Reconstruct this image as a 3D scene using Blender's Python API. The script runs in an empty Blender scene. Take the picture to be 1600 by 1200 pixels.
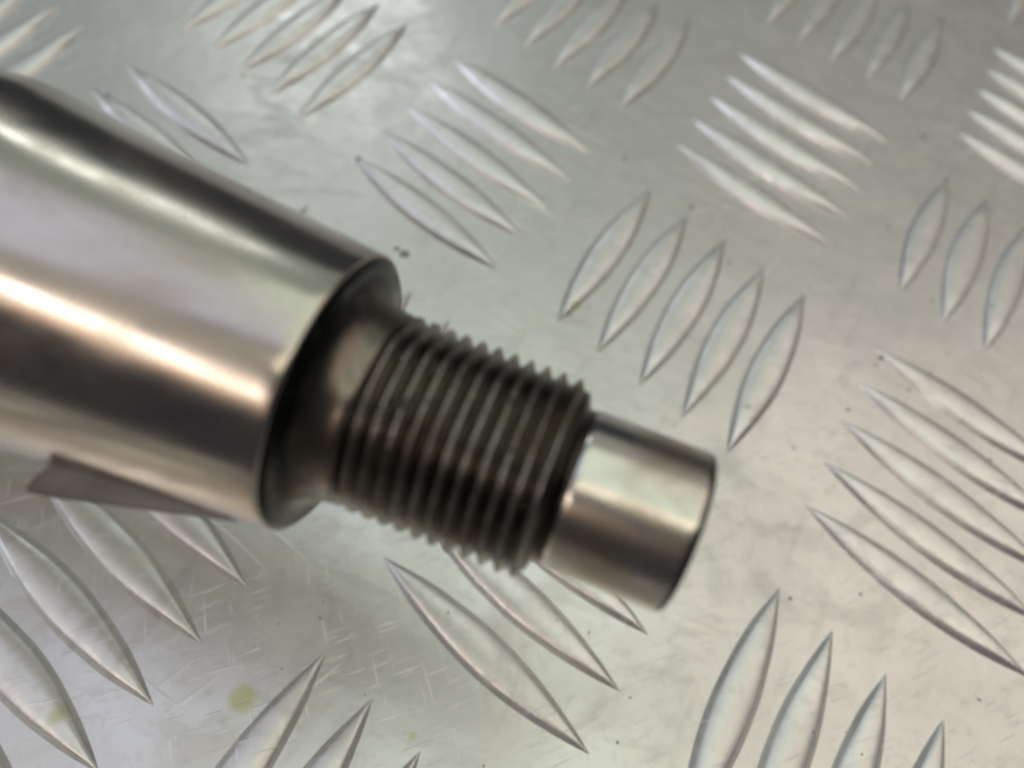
import bpy, math, random
from mathutils import Vector, Matrix, noise

random.seed(7)
sc = bpy.context.scene
MM = 0.001                                   # the scene is in metres, sizes below in millimetres

# ---------------------------------------------------------------- camera
W = ((0.9950449572, 0.0493446205, 0.0863170988),
     (0.0, -0.8681540331, 0.4962948466),
     (0.0994260183, -0.4938356844, -0.8638522927))
cam_d = bpy.data.cameras.new('camera')
cam = bpy.data.objects.new('camera', cam_d)
sc.collection.objects.link(cam)
sc.camera = cam
cam.matrix_world = Matrix(((W[0][0], -W[0][1], -W[0][2], -12.2688 * MM),
                           (W[1][0], -W[1][1], -W[1][2], -70.5413 * MM),
                           (W[2][0], -W[2][1], -W[2][2], 122.7844 * MM),
                           (0, 0, 0, 1)))
cam_d.sensor_width = 36
cam_d.lens = 27
cam_d.clip_start = 0.002
cam_d.clip_end = 50
cam_d.dof.use_dof = True
cam_d.dof.focus_distance = 0.094
cam_d.dof.aperture_fstop = 14.0

# ---------------------------------------------------------------- room light
world = bpy.data.worlds.new('World')
sc.world = world
world.use_nodes = True
bg = world.node_tree.nodes['Background']
bg.inputs[0].default_value = (0.80, 0.82, 1.0, 1)
bg.inputs[1].default_value = 0.045


def area_lamp(name, loc, size_x, size_y, radiance, col, rz=0.0, aim=None):
    ld = bpy.data.lights.new(name, 'AREA')
    ld.shape = 'RECTANGLE'
    ld.size, ld.size_y = size_x, size_y
    ld.energy = radiance * size_x * size_y * math.pi
    ld.color = col
    o = bpy.data.objects.new(name, ld)
    sc.collection.objects.link(o)
    o.location = loc
    if aim is None:
        o.rotation_euler = (0, 0, rz)
    else:
        o.rotation_euler = (Vector(aim) - Vector(loc)).to_track_quat('-Z', 'Y').to_euler()
    return o


# workshop ceiling fittings, 1.3 m over the plate
area_lamp('ceiling_panel', (0.09, 0.29, 1.30), 0.62, 1.16, 1.0, (0.88, 1.0, 0.86))
area_lamp('ceiling_panel', (0.95, 0.29, 1.30), 1.1, 1.16, 0.98, (1.0, 0.89, 0.78))
area_lamp('ceiling_panel', (-0.89, 0.36, 1.30), 1.34, 0.95, 0.92, (0.79, 0.82, 1.0))
area_lamp('ceiling_panel', (-1.05, -0.50, 1.30), 1.1, 0.8, 0.40, (1.0, 0.92, 0.85))
area_lamp('ceiling_panel', (0.35, -0.42, 1.30), 1.5, 0.24, 1.9, (1.0, 0.92, 0.74))
area_lamp('ceiling_panel', (-0.55, 1.70, 1.32), 2.1, 1.7, 0.30, (0.86, 1.0, 0.88))
area_lamp('ceiling_panel', (1.10, 1.70, 1.32), 1.2, 1.7, 0.30, (1.0, 0.97, 0.88))
area_lamp('ceiling_panel', (2.1, 0.5, 1.32), 1.2, 1.8, 0.55, (1.0, 0.91, 0.81))
area_lamp('tube_lamp', (-0.36, 1.72, 1.26), 0.55, 0.09, 9.0, (0.93, 0.98, 1.0), aim=(0, 0, 0))
area_lamp('tube_lamp', (-0.86, -0.78, 1.20), 0.75, 0.12, 9.0, (1.0, 0.87, 0.79), aim=(0, 0, 0))
area_lamp('added_fringe_strip', (-0.86, -1.02, 1.14), 1.05, 0.16, 0.9, (1.0, 0.60, 0.32), aim=(0, 0, 0))  # unseen strip added to put an orange fringe under the warm highlight
area_lamp('added_side_fill', (-1.7, 0.15, 0.72), 1.1, 0.8, 3.0, (0.80, 0.85, 1.0), aim=(0, 0, 0))  # bluish light added at the left to brighten plate and shaft underside
sc.cycles.max_bounces = 6
sc.cycles.glossy_bounces = 4
sc.cycles.diffuse_bounces = 2

sc.view_settings.view_transform = 'Standard'
sc.view_settings.look = 'None'
sc.view_settings.exposure = 0.05
sc.view_settings.gamma = 1.0
sc.view_settings.use_curve_mapping = False
sc.cycles.use_denoising = True


# ---------------------------------------------------------------- node helpers
class NT:
    def __init__(self, name):
        self.m = bpy.data.materials.new(name)
        self.m.use_nodes = True
        self.t = self.m.node_tree
        self.b = self.t.nodes['Principled BSDF']
        g = self.t.nodes.new('ShaderNodeNewGeometry')
        self.pos = self.raw = g.outputs['Position']

    def link(self, a, b):
        self.t.links.new(a, b)

    def _in(self, sock, v):
        if hasattr(v, 'is_linked'):
            self.link(v, sock)
        else:
            sock.default_value = v

    def mapping(self, vec, scale=(1, 1, 1), rot=(0, 0, 0), loc=(0, 0, 0)):
        n = self.t.nodes.new('ShaderNodeMapping')
        self.link(vec, n.inputs['Vector'])
        n.inputs['Scale'].default_value = scale
        n.inputs['Rotation'].default_value = rot
        n.inputs['Location'].default_value = loc
        return n.outputs[0]

    def aniso(self, vec, deg, sx, sy, sz=50, loc=(0, 0, 0)):
        """turn first, then stretch: streaks run at -deg"""
        return self.mapping(self.mapping(vec, rot=(0, 0, math.radians(deg))), (sx, sy, sz), loc=loc)

    def noise(self, vec, scale, detail=4, rough=0.55, dist=0.0):
        n = self.t.nodes.new('ShaderNodeTexNoise')
        self.link(vec, n.inputs['Vector'])
        n.inputs['Scale'].default_value = scale
        n.inputs['Detail'].default_value = detail
        n.inputs['Roughness'].default_value = rough
        n.inputs['Distortion'].default_value = dist
        return n.outputs['Fac']

    def vor(self, vec, scale, feature='F1'):
        n = self.t.nodes.new('ShaderNodeTexVoronoi')
        n.feature = feature
        self.link(vec, n.inputs['Vector'])
        n.inputs['Scale'].default_value = scale
        return n.outputs['Distance']

    def ramp(self, fac, a, b, va=0.0, vb=1.0):
        n = self.t.nodes.new('ShaderNodeMapRange')
        n.interpolation_type = 'SMOOTHSTEP'
        self.link(fac, n.inputs['Value'])
        n.inputs['From Min'].default_value = a
        n.inputs['From Max'].default_value = b
        n.inputs['To Min'].default_value = va
        n.inputs['To Max'].default_value = vb
        return n.outputs[0]

    def math(self, op, a, b=0.0):
        n = self.t.nodes.new('ShaderNodeMath')
        n.operation = op
        self._in(n.inputs[0], a)
        self._in(n.inputs[1], b)
        return n.outputs[0]

    def mix(self, fac, a, b):
        n = self.t.nodes.new('ShaderNodeMix')
        n.data_type = 'RGBA'
        self._in(n.inputs[0], fac)
        self._in(n.inputs[6], a)
        self._in(n.inputs[7], b)
        return n.outputs[2]

    def bump(self, h, strength, dist, prev=None):
        n = self.t.nodes.new('ShaderNodeBump')
        self.link(h, n.inputs['Height'])
        n.inputs['Strength'].default_value = strength
        n.inputs['Distance'].default_value = dist
        if prev is not None:
            self.link(prev, n.inputs['Normal'])
        return n.outputs[0]

    def spot(self, x, y, r0, r1, warp=None):
        """round blot at world x, y (mm): 1 inside r0, 0 beyond r1"""
        n = self.t.nodes.new('ShaderNodeVectorMath')
        n.operation = 'DISTANCE'
        self.link(self.raw, n.inputs[0])
        n.inputs[1].default_value = (x * MM, y * MM, 0.0005)
        d = n.outputs['Value']
        if warp is not None:
            d = self.math('ADD', d, self.math('MULTIPLY', self.math('SUBTRACT', warp, 0.5), 0.0022))
        return self.ramp(d, r0 * MM, r1 * MM, 1.0, 0.0)


# ---------------------------------------------------------------- materials
def plate_material(name, lift, rough_add, film_w):
    k = NT(name)
    raw = k.pos
    k.pos = k.mapping(raw, (0.72, 0.72, 0.72))
    blot = k.noise(k.pos, 38, 3, 0.6, 0.6)
    fine = k.noise(k.pos, 260, 2, 0.6)
    mill = k.noise(k.aniso(k.pos, -16, 60, 1400, 300), 1.0, 3, 0.65)
    # scuffs: long faint strokes and many short fine scratches, bent a little by a warp
    wv = k.t.nodes.new('ShaderNodeVectorMath')
    wv.operation = 'MULTIPLY_ADD'
    nz = k.t.nodes.new('ShaderNodeTexNoise')
    k.link(k.pos, nz.inputs['Vector'])
    nz.inputs['Scale'].default_value = 30
    nz.inputs['Detail'].default_value = 1
    k.link(nz.outputs['Color'], wv.inputs[0])
    wv.inputs[1].default_value = (0.006, 0.006, 0.0)
    k.link(k.pos, wv.inputs[2])
    wp = wv.outputs[0]

    def strokes(spec):
        out = None
        for a, sx, sy, lo, hi in spec:
            s = k.ramp(k.noise(k.aniso(wp, a, sx, sy, 50, (a, a * .3, 0)), 1.0, 1, 0.5), lo, hi)
            out = s if out is None else k.math('MAXIMUM', out, s)
        return out
    scr = strokes(((35, 30, 620, .66, .76), (-42, 38, 700, .67, .77), (74, 150, 2400, .66, .74), (-20, 170, 2600, .64, .73)))
    mott = k.noise(k.pos, 520, 3, 0.7)
    dull = strokes(((-62, 60, 420, .63, .75), (20, 80, 500, .65, .76)))
    speck = k.ramp(k.vor(k.mapping(k.pos, (1, 1, .2)), 62), 0.06, 0.13, 1.0, 0.0)
    gate = k.ramp(k.noise(k.pos, 45, 2), 0.52, 0.60)
    speck = k.math('MULTIPLY', speck, gate)
    film = k.ramp(k.noise(k.mapping(k.pos, (1, 1.6, 1), (0, 0, .6)), 55, 5, 0.65, 1.2), 0.50, 0.68)
    base = k.mix(k.ramp(blot, 0.3, 0.7), (0.69 * lift, 0.682 * lift, 0.648 * lift, 1), (0.77 * lift, 0.763 * lift, 0.732 * lift, 1))
    base = k.mix(k.math('MULTIPLY', film, film_w), base, (0.58, 0.57, 0.52, 1))
    base = k.mix(k.math('MULTIPLY', speck, 0.75), base, (0.20, 0.20, 0.17, 1))
    base = k.mix(k.ramp(mott, 0.52, 0.68, 0.0, 0.30), base, (0.52, 0.515, 0.48, 1))
    base = k.mix(k.math('MULTIPLY', dull, 0.30), base, (0.50, 0.495, 0.46, 1))
    base = k.mix(k.math('MULTIPLY', scr, 0.32), base, (0.92, 0.91, 0.89, 1))
    # dried cutting oil blots
    oil = None
    for x, y, r0, r1, w in STAINS:
        s = k.math('MULTIPLY', k.spot(x, y, r0, r1, fine), w)
        oil = s if oil is None else k.math('MAXIMUM', oil, s)
    base = k.mix(oil, base, (0.52, 0.53, 0.20, 1))
    k.link(base, k.b.inputs['Base Color'])
    k.b.inputs['Metallic'].default_value = 0.82
    r = k.ramp(blot, 0.3, 0.7, 0.38 + rough_add, 0.30 + rough_add)
    r = k.math('ADD', r, k.math('MULTIPLY', film, 0.12))
    r = k.math('ADD', r, k.math('MULTIPLY', scr, 0.10))
    r = k.math('ADD', r, k.math('MULTIPLY', k.math('SUBTRACT', fine, 0.5), 0.16))
    r = k.math('ADD', r, k.math('MULTIPLY', oil, 0.15))
    k.link(r, k.b.inputs['Roughness'])
    n = k.bump(k.noise(k.pos, 70, 3, 0.5), 0.5, 0.0006)
    n = k.bump(mill, 0.22, 0.00006, n)
    n = k.bump(k.math('ADD', scr, mott), 0.35, 0.00007, n)
    k.link(n, k.b.inputs['Normal'])
    return k.m


def ground_steel(name, col, dark, rough, turn=0.12, axis_scale=2600):
    """turned or ground steel; object x runs along the shaft"""
    k = NT(name)
    tc = k.t.nodes.new('ShaderNodeTexCoord').outputs['Object']
    ring = k.noise(k.mapping(tc, (axis_scale, 40, 40)), 1.0, 3, 0.6)
    blot = k.noise(k.mapping(tc, (60, 130, 130)), 1.0, 5, 0.6, 0.5)
    streak = k.noise(k.mapping(tc, (35, 300, 300)), 1.0, 4, 0.6)
    c = k.mix(k.ramp(blot, 0.42, 0.72), (*col, 1), (*dark, 1))
    k.link(c, k.b.inputs['Base Color'])
    k.b.inputs['Metallic'].default_value = 1.0
    r = k.math('ADD', k.ramp(blot, 0.35, 0.68, rough, rough + 0.13), k.math('MULTIPLY', k.math('SUBTRACT', streak, 0.5), 0.08))
    k.link(r, k.b.inputs['Roughness'])
    n = k.bump(ring, turn, 0.00002)
    n = k.bump(blot, 0.10, 0.0002, n)
    k.link(n, k.b.inputs['Normal'])
    return k.m


def dark_steel(name, col, rust, rough, r_lo=None, r_hi=None, radius_tone=(0.03, 0.027, 0.022), flip=False):
    k = NT(name)
    tc = k.t.nodes.new('ShaderNodeTexCoord').outputs['Object']
    blot = k.noise(k.mapping(tc, (180, 180, 180)), 1.0, 3, 0.6, 0.4)
    dirt = k.ramp(k.noise(k.mapping(tc, (420, 420, 420)), 1.0, 3, 0.6), 0.60, 0.70)
    c = k.mix(k.ramp(blot, 0.35, 0.7), (*col, 1), (*rust, 1))
    c = k.mix(k.math('MULTIPLY', dirt, 0.85), c, (0.012, 0.011, 0.009, 1))
    if r_lo is not None:                     # darker by radius: towards the thread roots, or black residue on the shoulder face
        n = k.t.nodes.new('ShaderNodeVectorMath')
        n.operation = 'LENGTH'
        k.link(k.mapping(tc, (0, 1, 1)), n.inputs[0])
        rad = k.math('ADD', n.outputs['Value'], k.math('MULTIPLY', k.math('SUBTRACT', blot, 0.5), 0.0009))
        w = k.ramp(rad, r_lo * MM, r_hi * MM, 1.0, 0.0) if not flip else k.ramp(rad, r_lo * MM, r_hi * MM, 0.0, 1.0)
        c = k.mix(w, c, (*radius_tone, 1))
    k.link(c, k.b.inputs['Base Color'])
    k.link(k.math('SUBTRACT', 1.0, k.math('MULTIPLY', dirt, 0.7)), k.b.inputs['Metallic'])
    k.link(k.ramp(blot, 0.3, 0.7, rough, rough + 0.16), k.b.inputs['Roughness'])
    k.link(k.bump(blot, 0.25, 0.0003), k.b.inputs['Normal'])
    return k.m


# ---------------------------------------------------------------- plate and its raised bars
STAINS = []
CAM = Vector((-12.2688, -70.5413, 122.7844))


def px(x, y, z=0.0):
    """point (mm) of the plate under a photo pixel, used once to read off where blots lie"""
    r = Vector(((x - 800) / 1200, (y - 600) / 1200, 1.0))
    d = Vector([sum(W[i][j] * r[j] for j in range(3)) for i in range(3)])
    s = (z - CAM.z) / d.z
    return CAM + d * s


for x, y, r0, r1, w in ((380, 1092, 0.9, 2.6, .66), (95, 1120, 0.4, 1.9, .6), (72, 1108, .2, .8, .7), (645, 1150, .2, .9, .6),
                        (370, 1195, .3, .9, .5), (900, 480, .3, 1.3, .45), (895, 465, .2, .8, .4)):
    q = px(x, y)
    STAINS.append((q.x, q.y, r0, r1, w))

M_PLATE = plate_material('scuffed_aluminium', 0.97, 0.0, 0.36)
M_BAR = plate_material('worn_bar_aluminium', 1.07, 0.05, 0.22)

PV = Vector((43.5416, -38.3161, 0))          # pattern steps of the plate, mm
QV = Vector((29.6121, 49.8379, 0))
G0 = Vector((64.6590, 69.4903, 0))
BAR_L, BAR_S, BAR_W, BAR_H = 0.746 * 58, 0.1736, 7.2, 1.35


def link(name, me, mat=None, parent=None):
    o = bpy.data.objects.new(name, me)
    sc.collection.objects.link(o)
    if mat is not None and not me.materials:
        me.materials.append(mat)
    if parent is not None:
        o.parent = parent
    return o


def bar_geometry(nu, nv, seed):
    """pointed lens-shaped rib: flank rising from the plate, nearly flat worn top"""
    vs, fs = [], []
    for i in range(nu + 1):
        u = -math.cos(math.pi * i / nu)
        u = 0.5 * u + 0.5 * (2 * i / nu - 1)
        hw = 0.5 * BAR_W * (1 - abs(u) ** 2.0) + 0.02
        hw *= 1 + 0.05 * noise.noise(Vector((u * 2.3, seed, 0)))
        for j in range(nv + 1):
            v = 2 * j / nv - 1
            v = math.copysign(abs(v) ** 0.66, v)
            edge = hw * (1 - abs(v))
            f = min(1.0, edge / 0.85)
            f = 0.4 * f + 0.6 * f * f * (3 - 2 * f)
            h = BAR_H * (0.27 * f + 0.73 * (1 - abs(v) ** 2.5) * min(1.0, hw / 2.2)) * (1 - 0.15 * u * u)
            h += 0.03 * f * noise.noise(Vector((u * 7, v * 1.5, seed * 3.1)))
            wob = 0.10 * noise.noise(Vector((u * 5, v * 0.4, seed * 1.7 + 9)))
            vs.append((u * BAR_L / 2 * MM, (v * hw + wob * (1 - abs(u))) * MM, (h - 0.03) * MM))
    for i in range(nu):
        for j in range(nv):
            a = i * (nv + 1) + j
            fs.append((a, a + nv + 1, a + nv + 2, a + 1))
    return vs, fs


def mesh_from(name, vs, fs, smooth=True):
    me = bpy.data.meshes.new(name)
    me.from_pydata(vs, [], fs)
    me.update()
    if smooth:
        for p in me.polygons:
            p.use_smooth = True
    return me


# the plate sheet: edges rounded, gently wavy as rolled sheet is
NX, NY, X0, X1, Y0, Y1 = 90, 90, -420, 480, -330, 560
vs, fs = [], []
for j in range(NY + 1):
    for i in range(NX + 1):
        x = X0 + (X1 - X0) * i / NX
        y = Y0 + (Y1 - Y0) * j / NY
        z = -0.03 + 0.05 * noise.noise(Vector((x / 45, y / 45, 2)))
        vs.append((x * MM, y * MM, min(z, 0.012) * MM))
for j in range(NY):
    for i in range(NX):
        a = j * (NX + 1) + i
        fs.append((a, a + 1, a + NX + 2, a + NX + 1))
# skirt gives the sheet its 4 mm thickness
ring = [i for i in range(NX + 1)] + [j * (NX + 1) + NX for j in range(1, NY + 1)] + \
       [NY * (NX + 1) + i for i in range(NX - 1, -1, -1)] + [j * (NX + 1) for j in range(NY - 1, 0, -1)]
low = []
for a in ring:
    low.append(len(vs))
    vs.append((vs[a][0], vs[a][1], -4 * MM))
for n_ in range(len(ring)):
    m_ = (n_ + 1) % len(ring)
    fs.append((ring[n_], low[n_], low[m_], ring[m_]))
fs.append(tuple(reversed(low)))
plate = link('tread_plate', mesh_from('tread_plate', vs, fs), M_PLATE)
plate['kind'] = 'structure'

variants = [mesh_from('raised_bar', *bar_geometry(36, 18, s)) for s in range(1, 6)]
spots = []
for i in range(-16, 17):
    for j in range(-16, 17):
        c = G0 + PV * i + QV * j
        for kk in range(-2, 3):
            if (i + j) % 2 == 0:
                b, dv = c + QV * (kk * BAR_S), PV
            else:
                b, dv = c + PV * (kk * BAR_S), QV
            if X0 + 18 < b.x < X1 - 18 and Y0 + 18 < b.y < Y1 - 18:
                spots.append((b, math.atan2(dv.y, dv.x)))
focus = Vector((14, 46, 0))
spots.sort(key=lambda t: (t[0] - focus).length)
for n_, (b, a) in enumerate(spots[:170]):
    o = link('raised_bar', variants[random.randrange(5)], M_BAR, plate)
    o.location = (b.x * MM, b.y * MM, 0)
    o.rotation_euler = (0, 0, a + random.choice((0, math.pi)) + random.gauss(0, 0.006))
    o.scale = (1 + random.gauss(0, 0.008), 1 + random.gauss(0, 0.03), 1)
lv, lf = bar_geometry(12, 6, 2)
vs, fs = [], []
for b, a in spots[170:]:
    n0, c, s = len(vs), math.cos(a), math.sin(a)
    vs += [(v[0] * c - v[1] * s + b.x * MM, v[0] * s + v[1] * c + b.y * MM, v[2]) for v in lv]
    fs += [tuple(n0 + q for q in f) for f in lf]
far = link('outer_raised_bars', mesh_from('outer_raised_bars', vs, fs), M_BAR, plate)
far['kind'] = 'stuff'

# grit and dried oil specks lying on the plate
m = NT('oily_grit')
m.b.inputs['Base Color'].default_value = (0.26, 0.25, 0.21, 1)
m.b.inputs['Roughness'].default_value = 0.45
GRIT = [(1080, 323, 1.0), (1468, 33, 1.5), (632, 397, 1.5), (620, 388, .9), (975, 247, .8), (1140, 410, .8), (1442, 213, 1.2), (1512, 360, .5),
        (1457, 470, .7), (1546, 482, .6), (920, 988, .4), (1377, 558, .9), (1368, 570, .6), (1388, 355, .7), (1530, 1093, .6),
        (168, 150, 1.1), (150, 145, .8), (500, 965, .35), (505, 940, .3), (380, 118, .9), (1500, 660, .5), (1325, 640, .8), (1545, 720, .6),
        (1240, 700, .5), (985, 1090, .4), (965, 1160, .4), (1265, 1145, .3), (435, 975, .3), (440, 1045, .3), (700, 960, .4), (1340, 1180, .25),
        (560, 250, 1.0), (1405, 160, .8), (1235, 935, .5), (1165, 640, .5), (890, 490, 1.0), (1420, 610, .5), (1290, 300, .6)]
GRIT = [(*px(x, y).xy, r * 0.72) for x, y, r in GRIT]
for _ in range(30):
    b_ = px(random.uniform(-100, 1700), random.uniform(20, 1250))
    GRIT.append((b_.x, b_.y, random.choice((.12, .15, .18, .2, .25, .3))))
vs, fs = [], []
for gx, gy, gr in GRIT:
    n0, ph, st = len(vs), random.random() * 6.3, random.uniform(0.45, 1.0)
    zb = 0.0
    for b_, a_ in spots[:220]:               # ride up onto a bar where one lies underneath
        dx, dy = gx - b_.x, gy - b_.y
        u_ = (dx * math.cos(a_) + dy * math.sin(a_)) / (BAR_L / 2)
        v_ = (-dx * math.sin(a_) + dy * math.cos(a_))
        hw_ = 0.5 * BAR_W * (1 - u_ * u_) if abs(u_) < 1 else 0
        if hw_ > 0 and abs(v_) < hw_:
            q_ = abs(v_) / hw_
            zb = BAR_H * (0.34 * min(1, hw_ * (1 - q_) / 0.55) + 0.66 * (1 - q_ ** 2.7) * min(1.0, hw_ / 2.2)) * (1 - 0.15 * u_ * u_)
    for ringi, (rr, zz) in enumerate(((1.0, -0.04), (0.72, 0.10), (0.32, 0.17))):
        for q_ in range(9):
            t_ = 2 * math.pi * q_ / 9
            w_ = gr * rr * (1 + 0.35 * noise.noise(Vector((math.cos(t_) * 1.3 + gx, math.sin(t_) * 1.3, gy))))
            x_, y_ = w_ * math.cos(t_), w_ * math.sin(t_) * st
            vs.append(((gx + x_ * math.cos(ph) - y_ * math.sin(ph)) * MM, (gy + x_ * math.sin(ph) + y_ * math.cos(ph)) * MM,
                       (zb + zz * min(1, gr * 1.4)) * MM))
    for ringi in range(2):
        for q_ in range(9):
            a_ = n0 + ringi * 9 + q_
            b_ = n0 + ringi * 9 + (q_ + 1) % 9
            fs.append((a_, b_, b_ + 9, a_ + 9))
    fs.append(tuple(n0 + 18 + q_ for q_ in range(9)))
grit = link('grit_specks', mesh_from('grit_specks', vs, fs), m.m, plate)
grit['kind'] = 'stuff'

# ---------------------------------------------------------------- the shaft
AX = Vector((0.9304952, -0.3661419, 0.0108972)).normalized()
P0 = Vector((-21.7214, -37.4825, 61.8981))
UPV = (Vector((0, 0, 1)) - AX * AX.z).normalized()
SIDE = UPV.cross(AX)                          # local y (away from the camera), local z = UPV

shaft = bpy.data.objects.new('crankshaft', None)
shaft.empty_display_size = 0.01
sc.collection.objects.link(shaft)
shaft.matrix_world = Matrix(((AX.x, SIDE.x, UPV.x, P0.x * MM), (AX.y, SIDE.y, UPV.y, P0.y * MM),
                             (AX.z, SIDE.z, UPV.z, P0.z * MM), (0, 0, 0, 1)))
shaft['label'] = 'polished steel crankshaft end with tapered nose, dark thread and short pin over the plate'
shaft['category'] = 'crankshaft'

M_CONE = ground_steel('ground_taper_steel', (0.56, 0.515, 0.445), (0.43, 0.375, 0.305), 0.175)
M_PIN = ground_steel('turned_pin_steel', (0.66, 0.63, 0.58), (0.42, 0.36, 0.28), 0.19, 0.3, 3200)
M_NECK = dark_steel('oily_shoulder_steel', (0.23, 0.205, 0.175), (0.15, 0.122, 0.093), 0.24, 9.1, 11.0, (0.016, 0.018, 0.016), True)
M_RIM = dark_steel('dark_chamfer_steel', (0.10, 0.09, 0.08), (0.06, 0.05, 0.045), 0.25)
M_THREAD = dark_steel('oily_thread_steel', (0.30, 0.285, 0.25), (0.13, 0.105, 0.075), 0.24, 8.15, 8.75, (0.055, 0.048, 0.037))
M_KEY = ground_steel('dull_key_steel', (0.13, 0.105, 0.085), (0.085, 0.065, 0.05), 0.42, 0.1, 400)
M_KEY_SIDE = ground_steel('ground_key_flank', (0.17, 0.152, 0.138), (0.12, 0.10, 0.085), 0.45, 0.1, 400)


def lathe(name, prof, mat, seg=160, parent=shaft, cap0=False, cap1=False):
    vs, fs = [], []
    for s, r in prof:
        for k in range(seg):
            a = 2 * math.pi * k / seg
            vs.append((s * MM, r * math.cos(a) * MM, r * math.sin(a) * MM))
    for i in range(len(prof) - 1):
        for k in range(seg):
            a, b = i * seg + k, i * seg + (k + 1) % seg
            fs.append((a, a + seg, b + seg, b))
    if cap0:
        fs.append(tuple(range(seg)))
    if cap1:
        fs.append(tuple(reversed(range((len(prof) - 1) * seg, len(prof) * seg))))
    return link(name, mesh_from(name, vs, fs), mat, parent)


R1, TP = 12.99, 0.1005
# web behind the frame carries the shaft on the plate
lathe('crank_web', [(-164, 8), (-164, 56.6), (-163, 57.7), (-146, 57.7), (-145, 56.6), (-145, 8)], M_CONE, cap0=True, cap1=True)
lathe('bearing_journal', [(-145, 17.2)] + [(-47.5 - 0.5 * i, 17.2) for i in range(40, -1, -1)] +
      [(-47.2, 17.15), (-46.8, 16.6), (-46.2, 16.0), (-45, 15.9)], M_CONE)
prof = [(-45, 15.9), (-43, 16.1), (-41.5, 16.3), (-40.2, 16.46), (-38.8, 16.62), (-37.4, 16.75), (-36, 16.81), (-34.8, 16.77), (-33.5, 16.64)]
prof += [(-32.4 + 1.0 * i, R1 + TP * (32.4 - 1.0 * i) + 0.2 * max(0.0, (9.0 - i) / 9.0) ** 1.5) for i in range(32)]
prof += [(-0.32, R1 + 0.03), (-0.18, R1 - 0.01), (-0.06, R1 - 0.10), (0.0, R1 - 0.22)]
cone = lathe('tapered_section', prof, M_CONE, seg=200, cap0=True, cap1=True)
# shoulder face running into the fillet and neck
neck = [(0.0, R1 - 0.22), (0.12, R1 - 0.40), (0.3, R1 - 0.62)]
for i in range(0, 15):
    a = math.pi / 2 * i / 14
    neck.append((0.42 + 3.3 * (1 - math.cos(a)), R1 - 0.80 - (R1 - 0.80 - 8.93) * math.sin(a)))
neck += [(3.85, 8.90), (4.05, 8.85), (4.3, 8.5), (4.4, 8.1)]
lathe('shoulder_fillet', neck, M_NECK, seg=200)


def thread(name, s0, s1, rmaj, depth, pitch, mat, seg=120):
    """right-hand V thread swept along its helix"""
    prof = [(0.0, 0.0), (0.10, 0.0), (0.42, 0.86), (0.47, 1.0), (0.58, 1.0), (0.63, 0.86), (0.95, 0.0)]
    n = int((s1 - s0 + pitch) / pitch * seg)
    vs, fs = [], []
    P = len(prof)
    for t in range(n + 1):
        a = 2 * math.pi * t / seg
        for k, (u, h) in enumerate(prof):
            s = s0 - pitch + pitch * (t / seg + u)
            sc_ = min(max(s, s0), s1)
            fade = max(0.0, min(1.0, (sc_ - s0) / 0.5 + .5)) * max(0.0, min(1.0, (s1 - sc_) / 0.7 + .1))
            nick = 0.05 * noise.noise(Vector((math.cos(a) * 3, math.sin(a) * 3, s * 2.1)))
            r = rmaj - depth + depth * (h + nick * h) * fade
            vs.append((sc_ * MM, r * math.cos(a) * MM, r * math.sin(a) * MM))
    for t in range(n):
        for k in range(P - 1):
            a = t * P + k
            fs.append((a, a + P, a + P + 1, a + 1))
        # root strip to the next turn
        if t + seg < n:
            a, b = t * P + P - 1, (t + seg) * P
            fs.append((a, a + P, b + P, b))
    me = mesh_from(name, vs, fs)
    return link(name, me, mat, shaft)


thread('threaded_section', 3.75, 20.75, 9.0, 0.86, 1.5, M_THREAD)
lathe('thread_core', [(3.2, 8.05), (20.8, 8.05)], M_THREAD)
pinr = 7.07
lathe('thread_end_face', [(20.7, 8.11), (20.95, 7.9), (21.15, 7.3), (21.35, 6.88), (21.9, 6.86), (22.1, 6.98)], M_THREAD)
pin = lathe('end_pin', [(22.0, pinr - 0.08), (22.25, pinr)] + [(22.5 + 0.5 * i, pinr) for i in range(19)] +
            [(31.82, pinr), (31.95, pinr - 0.03)], M_PIN)
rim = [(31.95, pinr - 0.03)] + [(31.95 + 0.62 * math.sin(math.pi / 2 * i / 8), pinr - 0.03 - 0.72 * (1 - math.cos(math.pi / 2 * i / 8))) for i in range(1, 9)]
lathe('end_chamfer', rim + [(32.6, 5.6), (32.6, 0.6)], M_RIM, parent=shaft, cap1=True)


def cut_in(target, cutter_mesh):
    """carve a mesh out of a part, then drop the cutter"""
    c = bpy.data.objects.new('cutter', cutter_mesh)
    sc.collection.objects.link(c)
    c.matrix_world = shaft.matrix_world
    md = target.modifiers.new('slot', 'BOOLEAN')
    md.operation = 'DIFFERENCE'
    md.object = c
    md.solver = 'EXACT'
    bpy.context.view_layer.update()
    dg = bpy.context.evaluated_depsgraph_get()
    me = bpy.data.meshes.new_from_object(target.evaluated_get(dg))
    target.modifiers.clear()
    target.data = me
    bpy.data.objects.remove(c)


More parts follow.
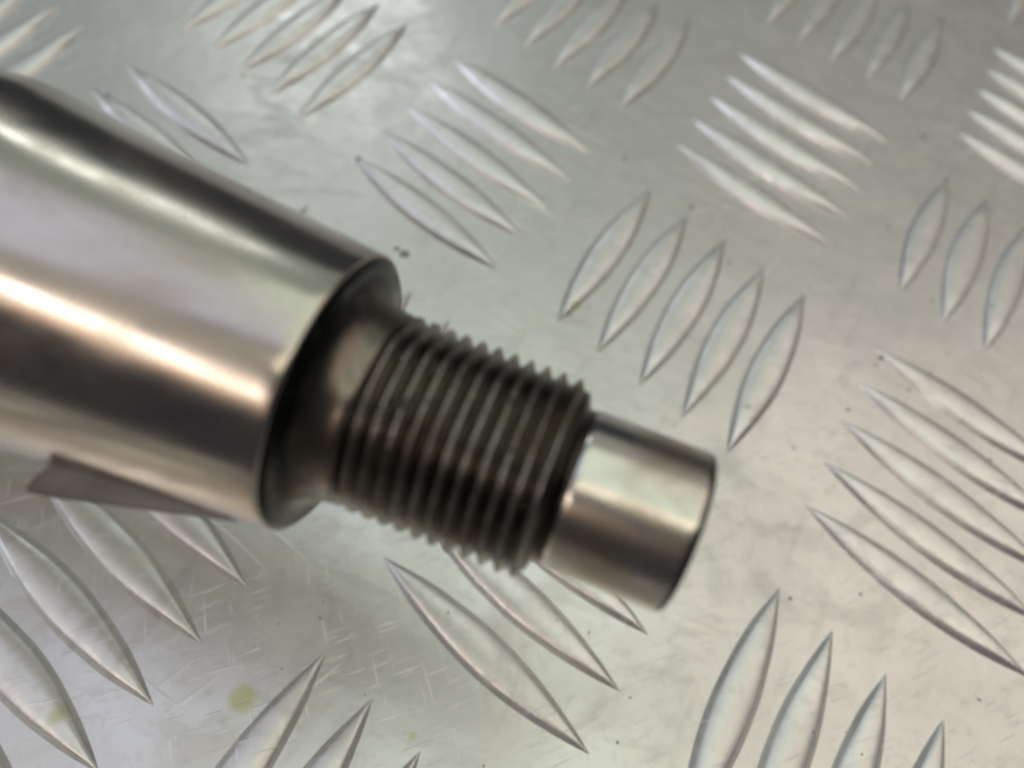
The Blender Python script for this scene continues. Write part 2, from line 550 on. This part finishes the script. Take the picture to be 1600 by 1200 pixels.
# half-moon key sitting crooked in its seat, tail end proud of the taper
def key(phi, width, sa, sb, ra, rb, depth):
    e = (math.cos(phi), math.sin(phi))
    g = (-math.sin(phi), math.cos(phi))
    vs, fs = [], []
    outline = [(sa, ra - 0.25), (sa + 0.25, ra), (sb - 0.2, rb), (sb, rb - 0.2)]
    N = 14
    for i in range(1, N):
        a = math.pi * i / N
        outline.append((sb + (sa - sb) * (1 - math.cos(a)) / 2, (ra + (rb - ra) * (1 - (1 - math.cos(a)) / 2)) - 0.4 - depth * math.sin(a)))
    sec = [(-width / 2, -0.15), (-width / 2 + 0.15, 0.0), (width / 2 - 0.15, 0.0), (width / 2, -0.15)]
    cs = sum(o[0] for o in outline) / len(outline)
    cr = sum(o[1] for o in outline) / len(outline)
    for w, ins in sec:
        for s, r in outline:
            k = 1 + ins / 8
            s2, r2 = cs + (s - cs) * k, cr + (r - cr) * k
            vs.append((s2 * MM, (e[0] * r2 + g[0] * w) * MM, (e[1] * r2 + g[1] * w) * MM))
    n = len(outline)
    for m in range(3):
        for i in range(n):
            a, b = m * n + i, m * n + (i + 1) % n
            fs.append((a, b, b + n, a + n))
    fs.append(tuple(reversed(range(n))))
    fs.append(tuple(range(3 * n, 4 * n)))
    me = mesh_from('woodruff_key', vs, fs, smooth=False)
    me.materials.append(M_KEY)
    me.materials.append(M_KEY_SIDE)
    for p in me.polygons[-2:]:
        p.material_index = 1
    return link('woodruff_key', me, None, shaft)


KEY_A = math.radians(180 + 14)
key(KEY_A, 3.2, -20.2, -3.2, 17.7, 13.36, 5.0)
# the slot milled for it in the taper
slot = bpy.data.meshes.new('key_slot')
e_, g_ = (math.cos(KEY_A), math.sin(KEY_A)), (-math.sin(KEY_A), math.cos(KEY_A))
sv = [(s_ * MM, (e_[0] * r_ + g_[0] * w_) * MM, (e_[1] * r_ + g_[1] * w_) * MM)
      for s_ in (-20.25, -2.9) for r_ in (8.0, 19.0) for w_ in (-2.0, 1.9)]
slot.from_pydata(sv, [], [(0, 1, 3, 2), (4, 6, 7, 5), (0, 4, 5, 1), (2, 3, 7, 6), (0, 2, 6, 4), (1, 5, 7, 3)])
cut_in(cone, slot)
